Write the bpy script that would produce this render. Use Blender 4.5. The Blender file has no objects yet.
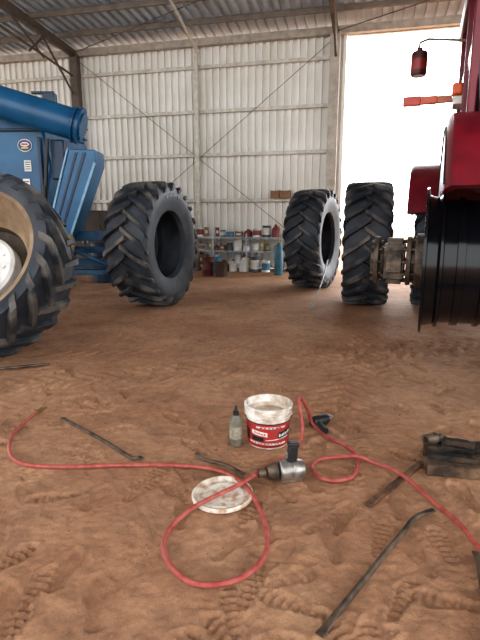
import bpy, math, random, bmesh
import numpy as np
from mathutils import Vector, Matrix, noise
random.seed(4)
SC=bpy.context.scene
SC.view_settings.view_transform='Standard'
try: SC.view_settings.look='Medium High Contrast'
except Exception as e: print('look',e)
AL=math.radians(14.0)   # yaw of the shed's back wall
CA,SA=math.cos(AL),math.sin(AL)

# ------------------------------------------------------------------ materials
def M(name,col,rough=.6,metal=0.,var=.18,scale=6.,bump=0.,bscale=40.,col2=None,amt=(.35,.65),spec=.5,detail=6):
    m=bpy.data.materials.new(name); m.use_nodes=True
    nt=m.node_tree; N=nt.nodes; L=nt.links
    b=N['Principled BSDF']
    b.inputs['Roughness'].default_value=rough; b.inputs['Metallic'].default_value=metal
    b.inputs['Specular IOR Level'].default_value=spec
    tc=N.new('ShaderNodeTexCoord'); n=N.new('ShaderNodeTexNoise')
    n.inputs['Scale'].default_value=scale; n.inputs['Detail'].default_value=detail
    L.new(tc.outputs['Object'],n.inputs['Vector'])
    r=N.new('ShaderNodeValToRGB'); e=r.color_ramp.elements
    e[0].position,e[1].position=amt
    c2=col2 if col2 else tuple(min(1,c*(1+var)) for c in col)
    c1=col if col2 else tuple(c*(1-var) for c in col)
    e[0].color=(*c1,1); e[1].color=(*c2,1)
    L.new(n.outputs['Fac'],r.inputs['Fac']); L.new(r.outputs['Color'],b.inputs['Base Color'])
    if bump>0:
        n2=N.new('ShaderNodeTexNoise'); n2.inputs['Scale'].default_value=bscale; n2.inputs['Detail'].default_value=5
        L.new(tc.outputs['Object'],n2.inputs['Vector'])
        bp=N.new('ShaderNodeBump'); bp.inputs['Strength'].default_value=bump; bp.inputs['Distance'].default_value=.02
        L.new(n2.outputs['Fac'],bp.inputs['Height']); L.new(bp.outputs['Normal'],b.inputs['Normal'])
    return m

rubber=M('rubber',(.024,.029,.038),.55,col2=(.065,.072,.085),scale=3,bump=.08,spec=.35)
tread_m=M('tread_rubber',(.024,.028,.036),.6,col2=(.20,.175,.15),scale=3.5,bump=.2,amt=(.43,.75),spec=.4)
wallm=M('wall_sheet',(.76,.73,.66),.42,.0,col2=(.88,.86,.81),scale=.8)
roofm=M('roof_sheet',(.42,.50,.58),.4,.15,col2=(.54,.61,.68),scale=1.5)
girt=M('girt_steel',(.58,.54,.47),.5,.2)
darksteel=M('dark_steel',(.12,.095,.075),.6,.3)
purlm=M('purlin_steel',(.20,.17,.14),.6,.2)
poststeel=M('post_steel',(.42,.37,.31),.5,.2)
rod_m=M('brace_rod',(.12,.10,.08),.5,.4)
barm=M('grey_bar',(.30,.29,.27),.6,.3)
blue=M('blue_paint',(.004,.065,.155),.32,var=.3,scale=2,col2=(.010,.11,.235))
bluedk=M('dark_blue_paint',(.004,.028,.065),.4)
bluelt=M('bright_blue_paint',(.006,.08,.19),.3,col2=(.011,.125,.26),scale=3)
navy=M('badge_navy',(.01,.03,.12),.35)
yellow=M('badge_yellow',(.75,.5,.06),.4)
blacks=M('black_paint',(.006,.006,.008),.17,spec=.4)
blackp=M('black_plastic',(.015,.015,.017),.45)
red=M('tractor_red',(.15,.005,.014),.34,var=.2)
redl=M('red_lens',(.55,.05,.02),.3)
orange=M('orange_lens',(.68,.11,.02),.3)
redbl=M('badge_red',(.5,.03,.03),.4)
glass=M('dark_glass',(.015,.02,.025),.06)
white=M('white_plastic',(.42,.32,.23),.5,col2=(.82,.78,.73),scale=13,amt=(.34,.58))
whitep=M('white_paint',(.75,.73,.70),.5)
rimtan=M('dusty_rim',(.15,.095,.055),.65,.1,col2=(.40,.29,.19),scale=4,amt=(.3,.7))
hubm=M('rusty_hub',(.03,.025,.022),.55,.5,col2=(.16,.12,.09),scale=9,bump=.4)
silver=M('alloy',(.22,.20,.18),.35,.8,col2=(.45,.43,.40),scale=20)
levm=M('lever_steel',(.05,.035,.028),.5,.5,col2=(.17,.12,.085),scale=15)
woodm=M('weathered_wood',(.04,.024,.014),.9,col2=(.20,.12,.07),scale=8,bump=.6,amt=(.38,.68))
wooddk=M('oily_wood',(.010,.008,.006),.7,col2=(.10,.06,.035),scale=9,bump=.6,amt=(.42,.72))
hosem=M('air_hose_rubber',(.30,.045,.04),.5,col2=(.42,.11,.085),scale=25)
brass=M('brass',(.45,.30,.12),.35,.9)
goo=M('dried_paste',(.45,.30,.19),.8,col2=(.80,.72,.62),scale=9,bump=.6)
lidm=M('dirty_white_lid',(.70,.63,.54),.85,col2=(.42,.27,.17),scale=22,amt=(.46,.68),spec=.1,bump=.25)
redlab=M('red_label',(.45,.018,.025),.5,var=.2,scale=20,col2=(.30,.05,.04))
bottle_m=M('dusty_bottle',(.11,.10,.075),.5,col2=(.22,.20,.15),scale=15)
canvas=M('tan_canvas',(.42,.33,.2),.9,bump=.4)
teal=M('teal_paint',(.03,.13,.18),.4,col2=(.07,.2,.27))
card=M('cardboard',(.26,.15,.08),.9)
ora2=M('dull_red_paint',(.12,.022,.018),.5)
rustm=M('rusty_steel',(.05,.03,.02),.7,.3,col2=(.20,.10,.05),scale=14,bump=.4)

# ------------------------------------------------------------------ builder
class B:
    def __init__(s): s.v=[]; s.f=[]; s.m=[]
    def add(s,vs,fs,mi=0,T=None):
        o=len(s.v)
        for p in vs:
            p=Vector(p)
            if T is not None: p=T@p
            s.v.append(p)
        for f in fs: s.f.append([o+i for i in f]); s.m.append(mi)
        return s
    def box(s,c,d,mi=0,rz=0,ry=0,rx=0,T=None):
        x,y,z=[k/2 for k in d]
        vs=[Vector((a,b,e)) for a in(-x,x) for b in(-y,y) for e in(-z,z)]
        R=Matrix.Rotation(rz,4,'Z')@Matrix.Rotation(ry,4,'Y')@Matrix.Rotation(rx,4,'X')
        vs=[(R@p)+Vector(c) for p in vs]
        return s.add(vs,[(0,1,3,2),(4,6,7,5),(0,4,5,1),(2,3,7,6),(0,2,6,4),(1,5,7,3)],mi,T)
    def frame(s,d):
        d=Vector(d).normalized(); up=Vector((0,0,1)) if abs(d.z)<.95 else Vector((1,0,0))
        a=d.cross(up).normalized(); b=a.cross(d).normalized(); return d,a,b
    def cyl(s,p0,p1,r0,r1=None,seg=16,mi=0,caps=True):
        r1=r0 if r1 is None else r1
        p0=Vector(p0);p1=Vector(p1); d,a,b=s.frame(p1-p0)
        vs=[];fs=[]
        for p,r in((p0,r0),(p1,r1)):
            for i in range(seg):
                t=2*math.pi*i/seg; vs.append(p+a*math.cos(t)*r+b*math.sin(t)*r)
        for i in range(seg):
            j=(i+1)%seg; fs.append((i,j,seg+j,seg+i))
        if caps: fs.append(tuple(range(seg-1,-1,-1))); fs.append(tuple(range(seg,2*seg)))
        return s.add(vs,fs,mi)
    def lathe(s,prof,seg=32,axis='Z',mi=0,c=(0,0,0),closed=False,capends=False,T=None):
        vs=[];fs=[];n=len(prof)
        for i in range(seg):
            t=2*math.pi*i/seg; co,si=math.cos(t),math.sin(t)
            for h,r in prof:
                p={'Z':(r*co,r*si,h),'X':(h,r*co,r*si),'Y':(r*si,h,r*co)}[axis]
                vs.append(Vector(p)+Vector(c))
        K=n if closed else n-1
        for i in range(seg):
            j=(i+1)%seg
            for k in range(K):
                l=(k+1)%n
                fs.append((i*n+k,j*n+k,j*n+l,i*n+l))
        return s.add(vs,fs,mi,T)
    def tube(s,pts,r,seg=10,mi=0,radii=None,flat=1.):
        pts=[Vector(p) for p in pts]; vs=[];fs=[];n=len(pts); up=Vector((0,0,1)); prev=None
        for i,p in enumerate(pts):
            d=(pts[min(i+1,n-1)]-pts[max(i-1,0)]).normalized()
            a=d.cross(up)
            if a.length<.05: a=prev if prev else Vector((1,0,0))
            a.normalize(); b=a.cross(d).normalized(); prev=a
            rr=radii[i] if radii else r
            if not isinstance(rr,(tuple,list)): rr=(rr,rr*flat)
            for k in range(seg):
                t=2*math.pi*k/seg; vs.append(p+a*math.cos(t)*rr[0]+b*math.sin(t)*rr[1])
        for i in range(n-1):
            for k in range(seg):
                l=(k+1)%seg; fs.append((i*seg+k,i*seg+l,(i+1)*seg+l,(i+1)*seg+k))
        fs.append(tuple(range(seg-1,-1,-1))); fs.append(tuple((n-1)*seg+k for k in range(seg)))
        return s.add(vs,fs,mi)
    def prism(s,poly,y0,y1,mi=0):   # polygon in XZ extruded along Y
        n=len(poly); vs=[(x,y0,z) for x,z in poly]+[(x,y1,z) for x,z in poly]
        fs=[tuple(range(n)),tuple(range(2*n-1,n-1,-1))]+[(i,n+i,n+(i+1)%n,(i+1)%n) for i in range(n)]
        return s.add(vs,fs,mi)
    def obj(s,name,mats,parent=None,off=(0,0,0),bevel=0,smooth=35,label=None):
        me=bpy.data.meshes.new(name); o=Vector(off)
        me.from_pydata([tuple(p-o) for p in s.v],[],s.f)
        for m in (mats if isinstance(mats,(list,tuple)) else [mats]): me.materials.append(m)
        for p,mi in zip(me.polygons,s.m): p.material_index=mi; p.use_smooth=smooth>0
        me.update()
        bm=bmesh.new(); bm.from_mesh(me); bmesh.ops.remove_doubles(bm,verts=bm.verts,dist=1e-6); bmesh.ops.recalc_face_normals(bm,faces=bm.faces); bm.to_mesh(me); bm.free()
        if smooth>0: me.set_sharp_from_angle(angle=math.radians(smooth))
        ob=bpy.data.objects.new(name,me); SC.collection.objects.link(ob)
        if parent: ob.parent=parent
        if bevel:
            md=ob.modifiers.new('b','BEVEL'); md.width=bevel; md.segments=2; md.limit_method='ANGLE'
        if label: ob['label']=label
        return ob
def root(name,label,cat,loc=(0,0,0),rot=(0,0,0),group=None):
    e=bpy.data.objects.new(name,None); e.empty_display_size=.1
    e.location=loc; e.rotation_euler=rot; SC.collection.objects.link(e)
    e['label']=label; e['category']=cat
    if group: e['group']=group
    return e
def tag(o,label,cat,group=None,loc=None,rot=None):
    o['label']=label; o['category']=cat
    if group:o['group']=group
    if loc is not None:o.location=loc
    if rot is not None:o.rotation_euler=rot
    return o
def struct(o): o['kind']='structure'; return o
def WF(s,y,z): return Vector((s*CA+y*SA, 14.5-s*SA+y*CA, z))
def inwall(o): o.location=(0,14.5,0); o.rotation_euler=(0,0,-AL); return o
def spline(P,n=8):
    P=[Vector(p) for p in P]; out=[]
    Q=[P[0]*2-P[1]]+P+[P[-1]*2-P[-2]]
    for i in range(1,len(Q)-2):
        a,b,c,d=Q[i-1:i+3]
        for k in range(n):
            t=k/n
            out.append(.5*((2*b)+(c-a)*t+(2*a-5*b+4*c-d)*t*t+(3*b-a-3*c+d)*t**3))
    out.append(P[-1]); return out

# ------------------------------------------------------------------ floor
def axis(segs):
    out=[]
    for a,b,st in segs:
        n=max(1,int(round((b-a)/st))); out+=[a+(b-a)*i/n for i in range(n)]
    out.append(segs[-1][1]); return np.array(out)
xs=axis([(-40,-8,4),(-8,-3.2,.2),(-3.2,-1.9,.04),(-1.9,1.9,.010),(1.9,3.2,.04),(3.2,8,.2),(8,40,4)])
ys=axis([(-12,.6,.6),(.6,1.2,.05),(1.2,3.7,.010),(3.7,5.2,.018),(5.2,7.5,.04),(7.5,11,.1),(11,16,.3),(16,60,4)])
X,Y=np.meshgrid(xs,ys)
H=np.zeros_like(X)
for j in range(X.shape[0]):
    for i in range(X.shape[1]):
        x,y=X[j,i],Y[j,i]
        if abs(x)<4 and .5<y<11:
            p=Vector((x,y,0))
            H[j,i]=.008*noise.noise(p*1.7)+.005*noise.noise(p*5.5)+.0048*noise.noise(p*15+Vector((3,1,0)))+.0045*noise.noise(p*38)
rng=np.random.RandomState(3)
def sub(cx,cy,R):
    i0,i1=np.searchsorted(xs,[cx-R,cx+R]); j0,j1=np.searchsorted(ys,[cy-R,cy+R]); return slice(j0,j1),slice(i0,i1)
for k in range(460):
    cx,cy=rng.uniform(-2.8,2.8),1.1+6.2*rng.uniform(0,1)**1.2
    th=rng.choice([1.2,1.9,.5,2.6,1.57])+rng.normal(0,.35)
    a=rng.uniform(.005,.014); l=rng.uniform(.13,.155); w=rng.uniform(.045,.055)
    J,I=sub(cx,cy,.36); xx,yy=X[J,I]-cx,Y[J,I]-cy
    if xx.size==0: continue
    uu=xx*math.cos(th)+yy*math.sin(th); vv=-xx*math.sin(th)+yy*math.cos(th)
    wid=w*(.78+.22*np.cos((uu/l-.45)*3.6))
    d=np.sqrt(np.clip(np.abs(uu/l)**3,0,50)+(vv/wid)**2)
    ridge=1+.45*np.sign(np.sin((uu+.25*np.abs(vv))*2*math.pi/.036)) if k%3 else 1
    inside=1/(1+np.exp((d-1)/.04))
    H[J,I]=H[J,I]*(1-.65*inside)+a*(-inside*ridge+.6*np.exp(-((d-1.15)/.12)**2))
for (x0,y0,dx,dy) in((-2.4,4.0,1,.28),(-2.2,5.2,1,.10),(.8,3.8,.35,1),(-2.5,6.6,1,.05)):
    n_=math.hypot(dx,dy); dx/=n_; dy/=n_
    v=-(X-x0)*dy+(Y-y0)*dx; u=(X-x0)*dx+(Y-y0)*dy
    msk=np.exp(-(v/.22)**8)*(abs(X)<3)*(Y<8)*(Y>3)
    H+=msk*(-.006+.008*np.sign(np.sin((u+np.abs(v)*.9)*2*math.pi/.16)))
fade=np.clip((10-Y)/5,0.3,1)*(Y>0)
H=np.clip(H*fade-.011,-.06,.010)
verts=np.stack([X.ravel(),Y.ravel(),H.ravel()],1)
nx=len(xs); faces=[(j*nx+i,j*nx+i+1,(j+1)*nx+i+1,(j+1)*nx+i) for j in range(len(ys)-1) for i in range(nx-1)]
me=bpy.data.meshes.new('floor'); me.from_pydata(verts.tolist(),[],faces); me.polygons.foreach_set('use_smooth',[True]*len(faces))
floor=bpy.data.objects.new('floor',me); SC.collection.objects.link(floor); struct(floor)
m=bpy.data.materials.new('dirt'); m.use_nodes=True; nt=m.node_tree;N=nt.nodes;L=nt.links;b=N['Principled BSDF']
b.inputs['Roughness'].default_value=.80; b.inputs['Specular IOR Level'].default_value=.28
tc=N.new('ShaderNodeTexCoord')
def nz(sc,det=6,ro=.6):
    n=N.new('ShaderNodeTexNoise'); n.inputs['Scale'].default_value=sc; n.inputs['Detail'].default_value=det; n.inputs['Roughness'].default_value=ro
    L.new(tc.outputs['Object'],n.inputs['Vector']); return n
def ramp(src,p0,c0,p1,c1):
    r=N.new('ShaderNodeValToRGB'); e=r.color_ramp.elements; e[0].position=p0;e[1].position=p1;e[0].color=(*c0,1);e[1].color=(*c1,1)
    L.new(src,r.inputs['Fac']); return r
r1=ramp(nz(.9).outputs['Fac'],.35,(.37,.192,.108),.68,(.53,.315,.19))
r2=ramp(nz(14,8,.75).outputs['Fac'],.3,(.60,.56,.54),.65,(1.1,1.08,1.06))
mx=N.new('ShaderNodeMix'); mx.data_type='RGBA'; mx.blend_type='MULTIPLY'; mx.inputs[0].default_value=.85
L.new(r1.outputs['Color'],mx.inputs[6]); L.new(r2.outputs['Color'],mx.inputs[7])
r3=ramp(nz(2.6,8,.7).outputs['Fac'],.50,(0,0,0),.74,(1,1,1))
mx2=N.new('ShaderNodeMix'); mx2.data_type='RGBA'; L.new(r3.outputs['Color'],mx2.inputs[0])
L.new(mx.outputs[2],mx2.inputs[6]); mx2.inputs[7].default_value=(.24,.128,.078,1)
L.new(mx2.outputs[2],b.inputs['Base Color'])
bp=N.new('ShaderNodeBump'); bp.inputs['Strength'].default_value=.8; bp.inputs['Distance'].default_value=.014
L.new(nz(42,8,.75).outputs['Fac'],bp.inputs['Height'])
bp2=N.new('ShaderNodeBump'); bp2.inputs['Strength'].default_value=.25; bp2.inputs['Distance'].default_value=.04
L.new(nz(5.5,6).outputs['Fac'],bp2.inputs['Height']); L.new(bp.outputs['Normal'],bp2.inputs['Normal'])
L.new(bp2.outputs['Normal'],b.inputs['Normal'])
me.materials.append(m)
c=B()
for k in range(900):
    x=random.uniform(-2.3,2.3); y=random.uniform(1.3,6.5); r=random.uniform(.003,.008)*(1.7 if random.random()<.12 else 1)
    vs=[(x+dx*r*random.uniform(.7,1.2),y+dy*r*random.uniform(.7,1.2),dz*r*random.uniform(.5,1)-.006) for dx,dy,dz in((1,0,0),(-1,0,0),(0,1,0),(0,-1,0),(0,0,1),(0,0,-1))]
    c.add(vs,[(0,2,4),(2,1,4),(1,3,4),(3,0,4),(2,0,5),(1,2,5),(3,1,5),(0,3,5)])
o=c.obj('dirt_clods',M('clod',(.26,.13,.075),.95),smooth=0); o['kind']='stuff'; tag(o,'small loose clods and pebbles scattered over the dirt floor','dirt')

# ------------------------------------------------------------------ shed shell
def ribbed(s0,s1,pitch=.20,d=.085):
    pts=[];s=s0
    while s<s1:
        pts+=[(s,0),(s+pitch*.50,0),(s+pitch*.54,d),(s+pitch*.96,d)]; s+=pitch
    pts.append((s,0)); return pts
w=B()
for a,bb in((-18,2.62),(8.7,17)):
    pr=ribbed(a,bb); n=len(pr)
    vs=[(s,.15-y,z) for z in(0,6.08) for s,y in pr]
    w.add(vs,[(i,i+1,n+i+1,n+i) for i in range(n-1)])
struct(inwall(w.obj('wall_back',wallm,smooth=0)))
SL=.09
def rz(y): return 6.15-SL*y     # roof height in wall frame
w=B(); pr=ribbed(-18,17,.25,.08); n=len(pr)
vs=[(s,y,rz(y)+.18-h) for y in(.7,-17) for s,h in pr]
w.add(vs,[(i,i+1,n+i+1,n+i) for i in range(n-1)])
struct(inwall(w.obj('ceiling',roofm,smooth=0)))
tn=[0]
def trim(bld,mat,bevel=.006):
    tn[0]+=1; return struct(inwall(bld.obj('trim_%d'%tn[0],mat,smooth=0,bevel=bevel)))
for z in(.75,1.9,3.15,4.3,5.45):
    trim(B().box((-7.7,.0,z),(20.6,.06,.09)),girt)
for y in(-.9,-2.0,-3.1,-4.2,-5.3,-6.4,-7.5,-8.6):
    trim(B().box((-.5,y,rz(y)+.02),(35,.07,.13)),purlm)
trim(B().box((-.5,-.05,6.05),(35,.16,.18)),poststeel)      # eave beam
trim(B().box((-.5,.45,6.12),(35,.12,.14)),girt)
for s,mm,wd in((-12.7,darksteel,.2),(-4.86,darksteel,.24),(2.52,poststeel,.25),(8.75,poststeel,.2)):
    trim(B().box((s,-.14,3.0),(wd,.2,6.0)),mm)
    trim(B().box((s,-8.5,rz(-8.5)-.16),(.12,17.0,.20),rx=-math.atan(SL)),darksteel)   # rafters
trim(B().box((-1.2,-.12,3.0),(.10,.12,6.0)),girt)
for y0,z0,y1,z1 in((-.3,4.9,-1.6,6.0),(-1.6,5.5,-2.8,6.1),(-1.6,6.0,-2.2,5.5),(-.3,5.4,-3.4,5.75)):
    trim(B().cyl((-4.86,y0,z0),(-4.86,y1,z1),.03,seg=8),darksteel,0)
trim(B().cyl((2.55,-.2,5.4),(2.55,-1.4,6.1),.035,seg=8),darksteel,0)
trim(B().cyl((-1.1,-.25,5.75),(-1.0,-2.5,6.2),.035,seg=8),girt,0)
for a,c2 in(((-4.8,5.85),(2.45,.25)),((2.45,5.85),(-4.8,.25))):
    trim(B().cyl((a[0],-.07,a[1]),(c2[0],-.07,c2[1]),.008,seg=6),rod_m,0)
for a,c2 in(((-10,5.9,-.3),(-4.9,6.25,-3.4)),((-4.9,5.95,-.3),(2.5,6.3,-3.6)),((2.5,5.95,-.3),(9,6.3,-3.6))):
    trim(B().cyl((a[0],a[2],a[1]),(c2[0],c2[2],c2[1]),.013,seg=6),rod_m,0)

# ------------------------------------------------------------------ tyres
def tyre_meshes(R=1.0,W=.70,rr=.525,n=23):
    prof=[(.37,rr),(.43,rr+.02),(.47,rr+.30*(R-rr)),(.50,rr+.5*(R-rr)),(.495,rr+.68*(R-rr)),(.46,R-.095),(.40,R-.080),(.25,R-.072),(0,R-.068)]
    inn=[(0,R-.12),(.28,R-.125),(.42,R-.16),(.455,rr+.42*(R-rr)),(.42,rr+.2*(R-rr)),(.31,rr+.015),(.31,rr)]
    half=[(a*W,r) for a,r in prof]; hin=[(a*W,r) for a,r in inn]
    out=[(-a,r) for a,r in half]+[(a,r) for a,r in half[-2::-1]]
    ins=[(a,r) for a,r in hin[::-1]]+[(-a,r) for a,r in hin[1:]]
    car=B(); car.lathe(out+ins,72,'X',closed=True)
    path=[(0,R-.074),(.13,R-.076),(.25,R-.078),(.37,R-.083),(.43,R-.092),(.475,R-.12),(.49,R-.15)]
    top=[(0,R),(.13,R-.001),(.26,R-.004),(.39,R-.008),(.485,R-.03),(.525,R-.09),(.515,R-.15)]
    tr=B()
    for sg in(-1,1):
        for i in range(n):
            th0=2*math.pi*(i+(.5 if sg>0 else 0))/n
            vs=[]; K=len(path)
            for k in range(K):
                t=k/(K-1); th=th0+.36*(t**.85)-.02*(k==0)
                hb=.042/R*(1.0+.15*t); ht=.033/R*(1+.15*t)
                a0,r0=path[k]; a1,r1=top[k]
                if k==0: a0=a1=-.06
                for aa,r,h in((a0,r0-.01,-hb),(a1,r1,-ht),(a1,r1,ht),(a0,r0-.01,hb)):
                    vs.append((sg*aa*W,math.cos(th+h)*r,math.sin(th+h)*r))
            fs=[(0,1,2,3)]
            for k in range(K-1):
                o=4*k
                for q in range(4): fs.append((o+q,o+4+q,o+4+(q+1)%4,o+(q+1)%4))
            o=4*(K-1); fs.append((o+3,o+2,o+1,o))
            tr.add(vs,fs)
    a=car.obj('carcass',rubber); b=tr.obj('tread',tread_m,smooth=0,bevel=.004)
    for p in(a,b): SC.collection.objects.unlink(p)
    return [a,b]
proto=tyre_meshes()
proto2=tyre_meshes(.96,.66,.71,23)
def put_tyre(parent,off=(0,0,1.0),pr=None):
    for p,nm in zip(pr or proto,('carcass','tread')):
        q=p.copy(); q.name=nm; q.parent=parent; q.location=off; SC.collection.objects.link(q)
def face(d): return math.atan2(d[1],d[0])
GT='large farm tyres standing in the shed'
t1=root('farm_tyre','huge black farm tyre with chevron lugs standing beside blue machine','tyre',(-1.40,8.25,-.02),(0,0,face((.945,-.327))),GT); put_tyre(t1)
t2=root('farm_tyre','huge black farm tyre standing alone near the back shelf','tyre',(1.53,10.45,-.02),(0,0,face((.91,-.415))),GT); put_tyre(t2)
t3=root('farm_tyre','huge farm tyre standing tread-on beside the steel axle','tyre',(2.10,8.35,-.02),(0,0,-AL),GT); put_tyre(t3)
smm=M('sidewall_mark',(.24,.255,.28),.7)
def sidemarks(par,R0,R1,spans,x,off):
    for a0,a1 in spans:
        b=B(); n=4; vs=[]
        for i in range(n+1):
            a=math.radians(a0+(a1-a0)*i/n)
            for xx in(x-.02,x):
                for r in(R0,R1): vs.append((xx,r*math.sin(a),r*math.cos(a)))
        fs=[]
        for i in range(n):
            o=4*i
            for q,w_ in((0,1),(1,3),(3,2),(2,0)): fs.append((o+q,o+w_,o+4+w_,o+4+q))
        fs+=[(0,1,3,2),(4*n,4*n+2,4*n+3,4*n+1)]
        b.add(vs,fs); o=b.obj('raised_mark',smm,par,smooth=0); o.location=off
sidemarks(t1,.75,.81,[(-16,-13),(-11,-9),(-6,-3),(-1,1),(4,7),(9,11),(14,17)],.357,(0,0,1.0))

def rim(b,W=.62,r=.525,mi=0,hub=1):
    h=W/2
    b.lathe([(-h,r+.03),(-h,r+.005),(-h+.05,r-.01),(-h+.10,r-.05),(h-.16,r-.06),(h-.10,r-.012),(h-.03,r),(h,r+.005),(h,r+.03),(h+.012,r+.03),(h+.012,r-.008),
             (h-.03,r-.02),(h-.10,r-.035),(h-.17,r-.08),(-h+.10,r-.07),(-h-.012,r-.01),(-h-.012,r+.03)],64,'X',mi,closed=True)
tilt=math.radians(32)
lw=root('farm_wheel','farm wheel with dusty tan rim and white centre leaning back','wheel',(-2.70,4.88,-.03))
lw.rotation_euler=(Matrix.Rotation(math.radians(-97),4,'Z')@Matrix.Rotation(-tilt,4,'Y')).to_euler()
co=(.32,0,.93)
put_tyre(lw,co,proto2)
b=B(); b.lathe([(-.27,.74),(-.27,.705),(-.15,.66),(.05,.64),(.19,.685),(.24,.70),(.27,.71),(.27,.745),(.285,.745),(.285,.695),(.25,.675),(.19,.65),(.08,.60),(-.04,.52),(-.06,.50),(-.08,.50),(-.10,.56),(-.2,.64),(-.28,.69),(-.28,.74)],72,'X',closed=True)
o=b.obj('rim',rimtan,lw,label='deep dished dusty tan steel rim'); o.location=co
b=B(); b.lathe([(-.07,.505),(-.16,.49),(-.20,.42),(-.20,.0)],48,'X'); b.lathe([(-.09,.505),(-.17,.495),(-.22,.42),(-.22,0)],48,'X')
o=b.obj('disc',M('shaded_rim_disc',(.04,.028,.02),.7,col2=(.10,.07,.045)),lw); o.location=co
b=B(); b.lathe([(-.20,.36),(-.06,.36),(-.03,.33),(-.03,.20),(.08,.17),(.09,.0)],48,'X')
for k in range(12):
    a=2*math.pi*k/12; b.cyl((-.04,.27*math.cos(a),.27*math.sin(a)),(-.005,.27*math.cos(a),.27*math.sin(a)),.018,seg=6)
o=b.obj('hub',whitep,lw,label='white painted hub centre'); o.location=co

# ------------------------------------------------------------------ blue grain bin
BO=(-3.6,8.6,0)
gb=root('grain_bin','blue grain chaser bin with discharge auger tube and inclined chute','farm machine',BO)
b=B(); b.prism([(-6.8,3.35),(-3.12,2.95),(-3.00,2.2),(-3.15,1.62),(-3.7,1.30),(-6.8,1.25)],8.3,10.6)
b.obj('hopper',blue,gb,BO,bevel=.04)
for x in(-4.2,-4.9): B().box((x,8.27,2.2),(.07,.08,1.35)).obj('stiffener',bluedk,gb,BO,bevel=.008)
B().box((-3.16,8.27,2.1),(.05,.08,1.1)).obj('stiffener',bluedk,gb,BO,bevel=.008)
B().box((-4.2,8.27,1.50),(2.1,.07,.07)).obj('stiffener',bluedk,gb,BO,bevel=.008)
B().box((-4.2,8.27,2.76),(2.2,.05,.04)).obj('stiffener',bluedk,gb,BO,bevel=.008)
b=B(); p0,p1=Vector((-5.4,7.8,3.62)),Vector((-2.40,8.0,2.76)); d=(p1-p0).normalized()
b.cyl(p0,p1,.23,seg=32); b.cyl(p1-d*.04,p1,.27,seg=32); b.cyl(p0+d*1.75,p0+d*1.80,.27,seg=32); b.cyl(p1,p1+d*.03,.2,seg=24); b.cyl(p1-d*.10,p1-d*.08,.27,seg=32)
for k in range(8):
    a=2*math.pi*k/8; q=Vector((0,math.cos(a),math.sin(a)))*.24
    b.cyl(p1-d*.11+q,p1+d*.02+q,.014,seg=6)
b.obj('auger_tube',blue,gb,BO)
b=B(); b.box((-2.85,8.0,3.16),(.18,.14,.14)); b.box((-2.95,8.0,3.24),(.34,.05,.04)); b.obj('bracket',bluedk,gb,BO,bevel=.01)
B().box((-3.93,8.05,3.70),(.18,.14,.75)).obj('riser',blue,gb,BO,bevel=.01)
B().box((-2.85,8.25,2.30),(.22,.2,.6)).obj('elbow_bracket',bluedk,gb,BO,bevel=.02)
b=B(); b.cyl((-2.95,8.05,2.6),(-3.05,8.05,1.7),.03,seg=10); b.cyl((-3.05,8.05,1.9),(-3.07,8.05,1.6),.045,seg=10); b.obj('hydraulic_ram',blackp,gb,BO)
b=B(); b.prism([(-2.60,2.44),(-2.20,2.42),(-2.20,2.20),(-2.64,1.12),(-2.94,1.10),(-2.96,1.32)],7.95,8.45)
b.obj('chute',bluelt,gb,BO,bevel=.015)
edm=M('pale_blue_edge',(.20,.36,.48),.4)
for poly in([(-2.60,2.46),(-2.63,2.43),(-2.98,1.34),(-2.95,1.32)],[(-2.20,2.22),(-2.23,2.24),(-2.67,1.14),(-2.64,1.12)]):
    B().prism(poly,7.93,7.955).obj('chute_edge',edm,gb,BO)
for poly in([(-2.34,2.38),(-2.39,2.38),(-2.82,1.18),(-2.79,1.17)],[(-2.47,2.38),(-2.51,2.38),(-2.89,1.26),(-2.87,1.25)]):
    B().prism(poly,7.935,7.955).obj('chute_rib',bluedk,gb,BO)
b=B()
b.box((-3.5,8.3,1.12),(3.0,.14,.16)); b.box((-3.3,8.3,.68),(3.1,.16,.14)); b.box((-3.3,8.6,1.0),(.3,.5,.5)); b.box((-2.20,8.5,.80),(.10,.14,.75)); b.box((-2.75,8.2,.9),(.12,.12,.5))
b.box((-2.45,8.25,.90),(.8,.10,.10)); b.cyl((-3.4,8.0,1.25),(-2.0,8.0,.62),.035,seg=12); b.box((-3.1,8.15,1.35),(.5,.1,.34)); b.box((-3.5,8.1,1.35),(.3,.12,.25))
b.cyl((-3.6,8.0,1.2),(-3.0,8.0,.6),.035,seg=10); b.box((-2.6,8.1,.55),(1.5,.2,.08)); b.box((-3.15,8.05,.50),(.12,.1,.3)); b.box((-2.1,8.5,1.25),(.3,.1,.3)); b.box((-2.78,7.9,.87),(.4,.3,.04))
b.obj('chassis',M('mid_blue_frame',(.006,.040,.09),.4,col2=(.02,.09,.17)),gb,BO,bevel=.012)
for p in((-3.7,10.2),(-5.6,8.9),(-5.6,10.2)):
    b=B(); b.box((p[0],p[1],.68),(.14,.16,1.36)); b.box((p[0],p[1],.02),(.3,.3,.05)); b.obj('leg',bluedk,gb,BO,bevel=.01)
b=B()
def oval(b,cx,cz,rx,rzv,y,mi,n=28): b.add([(cx+rx*math.cos(2*math.pi*i/n),y,cz+rzv*math.sin(2*math.pi*i/n)) for i in range(n)],[tuple(range(n))],mi)
ex,ez=-3.40,2.53
oval(b,ex,ez,.115,.095,8.285,0);oval(b,ex,ez,.105,.085,8.282,1);oval(b,ex,ez+.015,.070,.035,8.279,0)
b.add([(ex-.05,8.276,ez+.005),(ex+.05,8.276,ez+.005),(ex+.05,8.276,ez+.028),(ex-.05,8.276,ez+.028)],[(0,1,2,3)],2)
b.add([(ex-.05,8.276,ez-.05),(ex+.05,8.276,ez-.05),(ex+.06,8.276,ez-.03),(ex-.06,8.276,ez-.03)],[(0,1,2,3)],3)
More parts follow.
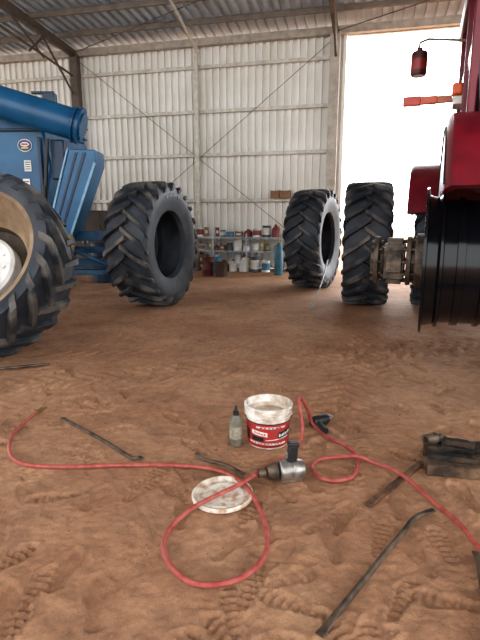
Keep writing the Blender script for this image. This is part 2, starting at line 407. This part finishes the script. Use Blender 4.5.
b.obj('emblem',[whitep,navy,redbl,yellow],gb,BO,smooth=0,label='oval dark blue badge with white, red and yellow')
for (x,z,h) in((-3.38,2.22,.17),(-3.42,1.90,.24)):
    b=B(); b.box((x,8.288,z),(.11,.006,h),0)
    for k in range(4): b.box((x,8.283,z+h*.32-k*h*.2),(.08,.004,h*.06),1)
    b.obj('sticker',[whitep,blackp],gb,BO,smooth=0,label='small white information sticker')
b=B(); b.lathe([(-.14,0.02),(-.15,.13),(-.02,.17),(.10,.13),(.15,.04),(.16,0)],14,'Z',c=(0,0,.16))
ob=b.obj('canvas_bag',canvas); tag(ob,'crumpled tan canvas bag resting on the blue frame','bag',loc=(-2.70,7.78,.88))

# ------------------------------------------------------------------ tractor
TA=math.radians(20)
TR=root('tractor','red articulated tractor with rear wheel rim exposed and dark cab','tractor',(2.87,3.95,0),(0,0,-TA))
ZC=1.03
b=B()
r=.575; c0=(0,0,ZC)
b.lathe([(-1.33,0),(-1.33,r-.10),(-1.34,r-.04),(-1.345,r+.05),(-1.325,r+.055),(-1.315,r-.01),(-1.24,r-.03),(-1.22,r-.005),(-1.20,r-.005),(-1.19,r-.045),(-1.10,r-.05),
 (-1.095,r-.03),(-1.04,r-.03),(-1.035,r-.05),(-.92,r-.05),(-.91,r-.03),(-.88,r-.03),(-.87,r-.05),(-.50,r-.03),(-.42,r-.01),(-.42,r+.045),(-.40,r+.045),(-.40,0)],96,'X',c=c0)
b.obj('rear_rim',blacks,TR,label='glossy black bare wheel rim without tyre',smooth=30)
b=B()
b.lathe([(-1.40,.0),(-1.40,.24),(-1.33,.24)],32,'X',c=c0)
b.lathe([(-1.48,.0),(-1.48,.215),(-1.44,.215),(-1.44,.15),(-1.41,.15),(-1.41,.22),(-1.36,.22),(-1.36,.0)],32,'X',c=c0)
b.box((-1.58,0,ZC),(.17,.30,.30)); b.box((-1.58,0,ZC),(.13,.36,.18)); b.box((-1.58,0,ZC),(.13,.18,.40))
b.lathe([(-1.78,0),(-1.78,.13),(-1.75,.14),(-1.75,.21),(-1.71,.215),(-1.70,.12),(-1.66,.12)],32,'X',c=c0)
for k in range(10):
    a=2*math.pi*k/10; y,z=.18*math.cos(a),ZC+.18*math.sin(a)
    b.cyl((-1.51,y,z),(-1.34,y,z),.016,seg=6)
    b.cyl((-1.78,y*.97,ZC+.175*math.sin(a)),(-1.68,y*.97,ZC+.175*math.sin(a)),.014,seg=6)
b.obj('axle_hub',hubm,TR,label='dusty dark steel axle hub with bolted flanges',bevel=.004)
b=B(); n=24; r0,r1=.60,1.20; XL=-1.24
ang=[math.radians(29+ (151-29)*i/n) for i in range(n+1)]
def pt(x,rd,a): return (x,rd*math.cos(a),ZC+max(rd*math.sin(a),.56))
vs=[];fs=[]
for a in ang: vs+= [pt(XL,r0,a),pt(XL,r1-.06,a),pt(XL+.04,r1,a),pt(-.35,r1,a),pt(-.35,r1-.03,a),pt(XL+.07,r1-.05,a),pt(XL+.04,r0,a)]
for i in range(n):
    for q in range(7): fs.append((i*7+q,i*7+(q+1)%7,(i+1)*7+(q+1)%7,(i+1)*7+q))
fs+= [tuple(range(7)),tuple(n*7+q for q in range(6,-1,-1))]
b.add(vs,fs); b.obj('fender',red,TR)
b=B(); b.tube([(XL-.004,1.10*math.cos(a),ZC+max(1.10*math.sin(a),.60)) for a in ang],.008,6); b.obj('fender_seam',blackp,TR)
B().box((0,1.0,2.1),(2.0,2.3,.9)).obj('rear_body',red,TR,bevel=.12)
b=B(); b.box((0,.9,1.35),(.9,3.0,.9)); b.cyl((-1.0,0,ZC),(1.9,0,ZC),.17,seg=20); b.box((-.1,3.2,1.05),(.5,2.2,.5))
b.obj('chassis',darksteel,TR,bevel=.03)
FX=-.28
b=B(); b.prism([(FX-.62,1.1),(FX-.62,1.95),(FX-.5,2.28),(FX-.3,2.38),(FX+.3,2.38),(FX+.5,2.28),(FX+.62,1.95),(FX+.62,1.1)],2.7,6.0)
b.obj('bonnet',red,TR,bevel=.05)
for sx in(-1,1):
    b=B(); n=14; vs=[];fs=[]
    for i in range(n+1):
        a=math.radians(20+140*i/n)
        for x,rd in((-1.32,1.02),(-1.32,1.10),(-1.27,1.13),(-.62,1.13),(-.62,1.08),(-1.25,1.05)): vs.append((FX+(-x if sx>0 else x),3.9+rd*math.cos(a),1.0+.10+rd*math.sin(a)))
    for i in range(n):
        for q in range(6): fs.append((i*6+q,i*6+(q+1)%6,(i+1)*6+(q+1)%6,(i+1)*6+q))
    fs+=[tuple(range(6)),tuple(n*6+q for q in range(5,-1,-1))]
    b.add(vs,fs); b.obj('front_fender',red,TR)
for loc in((FX-.85,3.9,.99),(FX+.93,3.9,.99),(1.05,0,.99)):
    fw=bpy.data.objects.new('wheel',None); SC.collection.objects.link(fw); fw.parent=TR; fw.location=loc
    put_tyre(fw,(0,0,0)); b=B(); rim(b); b.lathe([(0,.48),(.02,.3),(.05,0)],32,'X'); b.obj('rim',blacks,fw)
b=B(); b.prism([(-1.02,2.2),(-1.08,2.8),(-1.02,3.45),(1.02,3.45),(1.08,2.8),(1.02,2.2)],0,2.0); b.obj('cab_glass',glass,TR,bevel=.03)
for x in(-1.06,1.06):
    for y in(0,.9,2.0): B().box((x,y,2.8),(.07,.06,1.35)).obj('cab_pillar',red,TR,bevel=.015)
b=B(); b.prism([(-1.14,3.43),(-1.10,3.60),(-.8,3.70),(.8,3.70),(1.10,3.60),(1.14,3.43)],-.3,2.25); b.obj('cab_roof',red,TR,bevel=.03)
b=B(); b.tube([(-1.05,1.9,3.35),(-1.45,1.68,3.34),(-1.53,1.63,3.30),(-1.55,1.62,3.22)],.014,8); b.obj('mirror_arm',poststeel,TR)
b=B(); b.lathe([(-.14,0),(-.14,.075),(-.12,.085),(.09,.085),(.11,.075),(.12,.03),(.15,.025),(.15,0)],20,'Z',0,c=(-1.53,1.62,3.09)); b.lathe([(-.08,.087),(.03,.087)],20,'Z',1,c=(-1.53,1.62,3.09))
b.obj('beacon',[M('dark_red_black',(.07,.012,.012),.4),M('deep_red',(.25,.02,.015),.4)],TR)
b=B(); b.box((-1.22,1.62,2.69),(.50,.05,.075)); b.obj('lamp_arm',M('faded_orange_arm',(.60,.20,.12),.5),TR,bevel=.006)
b=B(); b.box((-1.58,1.62,2.69),(.19,.07,.10),0); b.box((-1.41,1.62,2.69),(.20,.06,.085),1); b.obj('marker_lamp',[redl,orange],TR,bevel=.01,label='red and orange marker lamp')
B().box((-1.13,1.2,2.68),(.10,.18,.12)).obj('indicator',orange,TR,bevel=.02)
B().box((-1.12,1.1,2.54),(.10,.3,.08)).obj('step_panel',whitep,TR,bevel=.01)

# ------------------------------------------------------------------ shelf + stock
sh=root('shelf_rack','low pale blue steel shelf rack crowded with cans against the wall','shelf',WF(-.15,-.38,0),(0,0,-AL))
um=M('pale_blue_steel',(.32,.40,.50),.5,col2=(.6,.63,.66),scale=3)
for x in(-1.46,-.48,.48,1.46):
    for y in(-.225,.225): B().box((x,y,.50),(.035,.03,1.0)).obj('upright',um,sh,bevel=.004)
for z in(.10,.50,.88):
    B().box((0,0,z),(2.86,.42,.03)).obj('shelf_board',um,sh,bevel=.004)
cols=[M('can_%d'%i,c,.45) for i,c in enumerate([(.50,.48,.45),(.04,.10,.27),(.20,.04,.03),(.10,.07,.05),(.40,.31,.14),(.70,.68,.63),(.06,.20,.30),(.24,.11,.055),(.09,.09,.10)])]
def can(h,r,mm):
    b=B(); b.lathe([(0,0),(0,r),(h*.03,r*1.03),(h*.05,r),(h*.93,r),(h*.95,r*1.03),(h,r*1.03),(h,r*.92),(h*.97,r*.9),(h*.97,0)],16,'Z',0)
    b.lathe([(h*.2,r*1.01),(h*.8,r*1.01)],16,'Z',1); return b.obj('can',[random.choice([cols[0],cols[5],cols[8]]),mm])
def jug(h,r,mm):
    b=B(); b.lathe([(0,0),(0,r),(h*.62,r),(h*.8,r*.6),(h*.88,r*.3),(h*.92,r*.3)],14,'Z',0); b.lathe([(h*.9,0),(h*.9,r*.36),(h,r*.36),(h,0)],14,'Z',1)
    b.tube([(r*.3,0,h*.85),(r*.9,0,h*.82),(r*1.0,0,h*.6),(r*.95,0,h*.45)],.012,6,0); return b.obj('jug',[mm,cols[2]])
def carton(h,r,mm,mm2=None):
    b=B(); b.box((0,0,h*.48),(r*2,r*1.6,h*.96),0); b.box((-r*.55,0,h*.97),(r*.95,r*1.6,.008),0,ry=.1); b.box((r*.55,0,h*.97),(r*.95,r*1.6,.008),0,ry=-.1); b.box((0,-r*.805,h*.5),(r*1.2,.004,h*.3),1)
    return b.obj('carton',[mm,mm2 or cols[5]],smooth=0,bevel=.003)
lab={'can':('small metal can of oil or paint on the shelf','can'),'jug':('plastic fluid jug with red cap by the shelf','jug'),'carton':('small cardboard carton on the shelf','box')}
def stock(x,y,z,h,r,kind,mi):
    o={'can':can,'jug':jug,'carton':carton}[kind](h,r,card if kind=='carton' and mi%2 else cols[mi])
    l,cgy=lab[kind]
    tag(o,l,cgy,'stock on the low shelf',WF(x,y,z),(0,0,-AL+random.uniform(-.3,.3))); return o
for z,hm in((.118,.34),(.518,.33),(.898,.38)):
    x=-1.56
    while x<1.18:
        r=random.uniform(.045,.12); x+=r*1.08
        k=random.choice(['can','can','jug','carton']); dark=x<-.2
        mi=random.choice([3,8,7,2,5,4,3,0,1,7] if dark else [5,0,5,6,1,2,4,5])
        stock(x,-.38+random.uniform(-.04,.04),z,random.uniform(.13,hm),r,k,mi)
        x+=r*1.08+(random.uniform(.08,.2) if random.random()<.12 else random.uniform(0.01,.03))
for x,h,r,k,mi in((-1.78,.5,.14,'can',8),(-2.15,.62,.15,'can',3),(-2.52,.45,.13,'can',7),(-1.0,.30,.11,'can',3),(-1.35,.24,.13,'carton',7),(-2.85,.4,.14,'can',1),(-3.15,.3,.12,'carton',7),
                  (.35,.42,.13,'jug',5),(.66,.40,.12,'can',5),(.05,.32,.11,'jug',5),(-.42,.34,.12,'can',3),(.95,.30,.11,'can',6),(-.17,.2,.09,'carton',7)):
    stock(x,-.97,-.006,h,r,k,mi)
def pail(x,y,h,r,mm,label):
    e=root('steel_pail',label,'pail',(x,y,-.005),group='pails in front of the shelf')
    b=B(); b.lathe([(0,0),(0,r*.92),(h*.3,r*.95),(h*.32,r*.99),(h*.34,r*.95),(h*.97,r),(h,r*1.04),(h*.99,r*.94),(h*.9,r*.92),(h*.9,0)],24); b.obj('body',mm,e)
    b=B(); b.tube([(r*math.cos(t),-.03-r*.3*math.sin(t),h*.9-r*.9*math.sin(t)) for t in [math.pi*i/12 for i in range(13)]],.006,6); b.obj('handle',rod_m,e)
pail(-.80,12.5,.46,.15,ora2,'dull red steel pail in front of shelf')
pail(-.46,12.35,.36,.15,M('brown_grease',(.07,.035,.02),.5),'brown greasy steel pail in front of shelf')
pail(-.62,13.0,.42,.15,cols[6],'blue steel pail in front of shelf')
gc=root('gas_cylinder','slim teal gas cylinder standing beside a farm tyre','gas cylinder',(.98,12.7,-.005))
b=B(); b.lathe([(0,0),(0,.105),(.02,.11),(.68,.11),(.75,.09),(.79,.045),(.80,.03),(.82,.03)],24); b.obj('body',teal,gc)
b=B(); b.cyl((0,0,.81),(0,0,.90),.022,seg=10); b.cyl((-.05,0,.87),(.05,0,.87),.012,seg=8); b.lathe([(.90,0),(.90,.035),(.925,.035),(.925,0)],10); b.obj('valve',brass,gc)
for s,wd in((1.02,.12),(1.30,.14)):
    o=carton(.2,wd,card,cols[7]); tag(o,'brown cardboard carton on the wall rail','box','cartons on the wall rail',WF(s,-.08,1.945),(0,0,-AL))
cb=root('tool_cabinet','dark brown steel tool cabinet by the wall','cabinet',(-3.95,13.4,0),(0,0,-AL))
B().box((0,0,.8),(.9,.5,1.6)).obj('body',M('cabinet_brown',(.06,.045,.035),.5),cb,bevel=.01)
for x in(-.22,.22):
    dr=B().box((x,-.26,.8),(.42,.02,1.5)).obj('door',M('cabinet_door',(.09,.065,.05),.5),cb,bevel=.005)
    B().box((x*.3,-.28,.85),(.02,.03,.16)).obj('handle',silver,dr)
dm=root('oil_drum','dark blue steel oil drum behind the machine','drum',(-3.05,11.3,-.005))
b=B(); b.lathe([(0,0),(0,.285),(.28,.285),(.29,.297),(.30,.285),(.57,.285),(.58,.297),(.59,.285),(.87,.285),(.88,.295),(.88,.27),(.86,.27),(.86,0)],32); b.obj('body',bluedk,dm)
b=B(); b.cyl((.17,0,.86),(.17,0,.885),.03); b.obj('bung',silver,dm)

# ------------------------------------------------------------------ bucket
bk=root('plastic_bucket','open white plastic bucket with red label and dried paste','bucket',(.18,3.0,-.006))
h=.265;rt=.147;rb=.128
b=B(); b.lathe([(0,0),(0,rb-.004),(.004,rb),(h-.065,rt-.007),(h-.064,rt+.004),(h-.056,rt+.004),(h-.055,rt-.004),(h-.040,rt-.003),(h-.039,rt+.004),(h-.032,rt+.004),(h-.031,rt-.003),(h-.02,rt-.002),(h-.018,rt+.006),(h-.003,rt+.007),(h,rt+.003),(h-.002,rt-.006),(h-.02,rt-.009),(.012,rb-.008),(.012,0)],64); b.obj('body',white,bk)
b=B(); b.lathe([(h-.055,0),(h-.05,.06),(h-.06,.11),(h-.045,rt-.010)],48); b.obj('paste',goo,bk,label='dried beige paste inside the bucket')
def arc(b,z0,z1,t0,t1,dr,mi=0,n=28,sk=0):
    vs=[]
    for i in range(n+1):
        t=math.radians(t0+(t1-t0)*i/n); dz=sk*i/n
        for z in(z0+dz,z1+dz):
            rr_=rb+(rt-.006-rb)*z/(h-.045)+dr
            vs.append((rr_*math.cos(t),rr_*math.sin(t),z))
    b.add(vs,[(2*i,2*i+2,2*i+3,2*i+1) for i in range(n)],mi)
b=B(); arc(b,.012,.165,-220,40,.0015,0,48)
arc(b,.165,.172,-220,40,.0015,2,48)
arc(b,.098,.126,-140,-95,.003,1,12,-.012)
arc(b,.066,.112,-66,-15,.0028,2,12,.02)
arc(b,.060,.066,-100,-30,.0028,1,16,.012)
arc(b,.035,.047,-150,-40,.0028,1,16,-.004)
arc(b,.022,.026,-140,-60,.0028,2,16)
arc(b,.140,.152,-125,-45,.0028,1,12)
arc(b,.050,.120,-175,-150,.0028,2,8)
arc(b,.055,.085,-140,-105,.0028,2,8,-.003)
for i_ in range(9):
    t0=-64+i_*5; z0=.082+i_*.0018; arc(b,z0,z0+(.016 if i_%3 else .022),t0,t0+(2.6 if i_%2 else 3.6),.004,1,2)
for i_ in range(7):
    t0=-131+i_*4.6; z0=.104-i_*.0013; arc(b,z0,z0+(.010 if i_%3 else .013),t0,t0+(2.2 if i_%2 else 3.2),.0042,0,2)
for i_ in range(6): arc(b,.142,.148,-114+i_*10,-108+i_*10,.004,2,2)
for i_ in range(10): arc(b,.038,.043,-140+i_*9,-135+i_*9,.004,2 if i_%3 else 0,2)
b.obj('label_wrap',[redlab,white,blackp],bk,label='red wrap-around label with white and black print',smooth=0)
b=B(); b.tube(spline([(rt+.006,0,h-.04),(.13,.09,h-.07),(.0,.158,h-.10),(-.13,.09,h-.07),(-rt-.006,0,h-.04)],8),.0025,6); b.obj('handle',M('white_wire',(.6,.58,.55),.4),bk)

bt=root('oil_bottle','dusty brown oil bottle with black nozzle cap','bottle',(-.025,2.95,-.006))
b=B(); b.lathe([(0,0),(0,.037),(.006,.041),(.155,.041),(.17,.039),(.19,.027),(.20,.018),(.205,.017)],28); b.obj('body',bottle_m,bt)
b=B(); b.lathe([(.20,0),(.20,.019),(.226,.018),(.230,.011),(.262,.006),(.264,0)],20); b.obj('cap',blackp,bt)
b=B(); b.lathe([(.05,.0416),(.13,.0416)],28); b.obj('label_wrap',M('bottle_label',(.22,.19,.14),.6,col2=(.38,.34,.26),scale=40),bt)
ld=B(); ld.lathe([(.004,0),(.005,.05),(.003,.098),(.006,.103),(.006,.110),(.003,.114),(.003,.132),(.005,.138),(.017,.143),(.020,.152),(.014,.158),(.0,.158),(.0,.15),(-.002,.0)],56)
o=ld.obj('bucket_lid',lidm,smooth=50); tag(o,'dirty white round bucket lid lying on dirt','lid',loc=(-.09,2.34,.004),rot=(.03,-.03,0))

# impact wrench
iw=root('impact_wrench','silver air impact wrench with black grip standing upward','impact wrench',(.22,2.50,-.006),(0,0,math.radians(12)))
b=B(); b.lathe([(-.01,0),(-.01,.045),(0,.056),(.05,.058),(.055,.054),(.065,.054),(.07,.058),(.10,.058),(.115,.052),(.125,.052),(.13,.045),(.135,0)],28,'X',c=(0,0,.06)); b.box((.06,0,.018),(.12,.06,.03)); b.obj('motor_housing',silver,iw,bevel=.002)
b=B(); b.lathe([(-.02,.052),(-.03,.050),(-.065,.038),(-.075,.028),(-.08,.0)],24,'X',c=(0,0,.06)); b.lathe([(-.02,.0),(-.02,.052)],24,'X',c=(0,0,.06)); b.box((-.085,0,.06),(.04,.02,.02)); b.obj('nose',levm,iw,bevel=.002)
b=B(); b.cyl((-.125,0,.06),(-.085,0,.06),.026,.024,seg=20); b.obj('socket',levm,iw)
b=B(); b.box((.065,0,.150),(.052,.040,.11),ry=.08); b.box((.07,0,.210),(.062,.046,.024),ry=.08); b.obj('grip',blackp,iw,bevel=.008)
b=B(); b.box((.034,0,.15),(.014,.02,.035)); b.obj('trigger',silver,iw,bevel=.004)
b=B(); b.tube(spline([(-.01,.045,.06),(.03,.075,.06),(.09,.075,.06),(.13,.04,.06)],5),.009,8); b.obj('side_handle',blackp,iw)
it=root('air_drill','black air drill lying beside the bucket','air tool',(.55,3.24,-.006),(0,0,math.radians(35)))
b=B(); b.lathe([(-.07,0),(-.07,.032),(-.06,.038),(.05,.040),(.07,.03),(.08,.0)],20,'X',c=(0,0,.040)); b.obj('body',blackp,it)
b=B(); b.tube([(-.03,-.01,.036),(-.05,-.06,.032),(-.07,-.13,.026)],.023,10); b.obj('grip',blackp,it)
b=B(); b.lathe([(.07,0),(.07,.018),(.10,.019),(.125,.008),(.13,0)],14,'X',c=(0,0,.040)); b.obj('chuck',silver,it)
# hose
hp=[(-1.49,3.44),(-1.50,3.13),(-1.44,2.90),(-1.34,2.73),(-1.21,2.65),(-0.97,2.63),(-0.69,2.65),(-0.40,2.65),(-0.17,2.61),(-0.04,2.50,.02),(0.03,2.38,.03),(0.09,2.23),(0.12,2.05),(0.11,1.88),(0.04,1.76),(-0.06,1.70),(-0.18,1.70),(-0.27,1.78),(-0.33,1.91),(-0.32,2.05),(-0.24,2.18,.024),(-0.13,2.28,.032),(0.00,2.37,.050),(0.10,2.49,.05),(0.16,2.60,.03),(0.31,2.76,.02),(.385,2.90,.08),(.385,2.96,.18),(.375,3.02,.262),(.40,3.09,.25),(.455,3.16,.14),(.49,3.20,.04),
(0.53,3.13),(0.57,3.02),(0.66,2.90),(0.70,2.76),(0.64,2.55),(0.54,2.48),(0.45,2.50),(0.41,2.61),(0.47,2.72),(0.62,2.735,.020),(0.69,2.71,.033),(0.78,2.68),(0.88,2.53,.024),(0.96,2.30),(1.02,2.08),(1.03,1.91),(1.07,1.73),(1.1,1.4),(1.05,1.0)]
hp=[(p[0],p[1],p[2] if len(p)>2 else .009) for p in hp]
hr=root('air_hose','long dusty red air hose snaking over the dirt','hose',(-1.49,3.44,0))
B().tube(spline(hp,8),.0115,10).obj('hose_tube',hosem,hr,(-1.49,3.44,0))
b=B(); b.cyl((-1.49,3.43,.010),(-1.47,3.50,.012),.016,seg=8); b.cyl((-1.47,3.50,.012),(-1.455,3.55,.012),.010,seg=8); b.obj('coupling',brass,hr,(-1.49,3.44,0))

def lever(name,pts,rad,label,tipw=.022,mat=levm,sp=8,group='steel tyre levers on the dirt'):
    P=spline(pts,sp); n=len(P); rr_=[]
    for i in range(n):
        t=min(i,n-1-i)/(n-1)
        k=max(0,1-t/.10); rr_.append((rad+(tipw-rad)*k, rad*(1-.65*k)))
    o=Vector(pts[0]); ob=B().tube(P,rad,10,radii=rr_).obj(name,mat,None,(o.x,o.y,0))
    return tag(ob,label,'tyre lever',group,(o.x,o.y,0))
lever('steel_lever',[(-1.26,3.33,.014),(-1.08,3.165,.012),(-.90,3.0,.010),(-.70,2.79,.012),(-.63,2.72,.016),(-.585,2.69,.035),(-.565,2.64,.055)],.012,'brown steel tyre lever with hooked end beyond the hose')
lever('steel_lever',[(-.26,2.76,.03),(-.20,2.71,.012),(-.08,2.58,.045),(.02,2.47,.05)],.011,'short steel tyre lever beside the bucket lid')
lever('steel_lever',[(.27,1.45,.012),(.37,1.572,.013),(.50,1.73,.014),(.63,1.89,.015),(.75,2.03,.018),(.79,2.08,.022),(.84,2.12,.028),(.92,2.145,.045)],.0125,'long rusty steel tyre lever with bent tip',.018)
lever('steel_lever',[(.78,1.30,.012),(.86,1.50,.012),(.94,1.70,.012),(1.0,1.87,.02)],.012,'dark steel tyre lever near the hose')
lever('steel_lever',[(-2.35,4.50,.012),(-2.1,4.58,.012),(-1.85,4.68,.015)],.014,'dark steel bar lying by the leaning wheel')
lever('pry_bar',[(1.10,7.6,.02),(1.3,8.3,.15),(1.55,9.2,.38),(1.72,9.85,.60)],.014,'long grey steel pry bar leaning on a farm tyre',.02,barm,group='long bars')
def plank(c,d,rz_,mat,name,label,ry=0):
    b=B(); n=10
    x,y,z=[k/2 for k in d]; vs=[];fs=[]
    for i in range(n+1):
        t=-x+2*x*i/n
        for yy,zz in((-y,0),(-y,2*z),(y,2*z),(y,0)): vs.append((t,yy+random.uniform(-1,1)*min(.007,y*.12),zz+random.uniform(-1,1)*min(.007,z*.2)*(zz>0)))
    for i in range(n):
        for q in range(4): fs.append((i*4+q,i*4+(q+1)%4,(i+1)*4+(q+1)%4,(i+1)*4+q))
    fs+=[(0,1,2,3),(n*4+3,n*4+2,n*4+1,n*4)]
    b.add(vs,fs); o=b.obj(name,mat,smooth=0,bevel=.003); return tag(o,label,'wood',loc=c,rot=(0,ry,rz_))
o=plank((.85,2.47,-.006),(.62,.034,.018),math.atan2(.48,.46),rustm,'flat_bar','thin rusty flat steel bar on the dirt'); o['category']='steel bar'
plank((1.28,2.58,-.006),(.46,.12,.065),-.16,woodm,'timber_block','worn dusty brown timber block on the dirt')
plank((1.24,2.60,.061),(.34,.05,.03),-.28,wooddk,'timber_block','split oily timber offcut lying on a block')
plank((1.32,2.73,-.006),(.44,.10,.10),-.10,wooddk,'timber_block','oily timber block behind another')
plank((1.25,2.74,.098),(.24,.05,.03),-.5,wooddk,'timber_block','short timber offcut on top of the pile')
plank((1.40,2.60,.061),(.20,.04,.035),.25,rustm,'timber_block','rusty brown batten lying across the pile')
sk=root('wheel_socket','dark steel impact socket resting on the timber','socket',(1.13,2.74,.132),(0,math.radians(90),math.radians(20)))
b=B(); b.lathe([(-.05,.018),(-.05,.032),(.02,.034),(.03,.026),(.06,.024),(.06,.012),(-.0,.012),(-.0,.018)],18,'Z',closed=True,c=(0,0,0)); b.obj('body',levm,sk)
for p in proto+proto2: bpy.data.objects.remove(p)

# ------------------------------------------------------------------ world + camera
wd=bpy.data.worlds.new('w'); SC.world=wd; wd.use_nodes=True; nt=wd.node_tree; N=nt.nodes; L=nt.links
bg=N['Background']
tc=N.new('ShaderNodeTexCoord'); vm=N.new('ShaderNodeVectorMath'); vm.operation='DOT_PRODUCT'; vm.inputs[1].default_value=(.45,.89,0)
L.new(tc.outputs['Generated'],vm.inputs[0])
mr=N.new('ShaderNodeMapRange'); mr.inputs[1].default_value=-.2; mr.inputs[2].default_value=1; mr.inputs[3].default_value=2.8; mr.inputs[4].default_value=9.0
L.new(vm.outputs['Value'],mr.inputs[0]); L.new(mr.outputs[0],bg.inputs[1]); bg.inputs[0].default_value=(.94,.975,1,1)
cam=bpy.data.cameras.new('cam'); co_=bpy.data.objects.new('camera',cam); SC.collection.objects.link(co_)
co_.location=(0,0,1.4); co_.rotation_euler=(math.radians(90-11.5),0,0); cam.lens=28.1; cam.sensor_width=36; cam.clip_end=200
SC.camera=co_
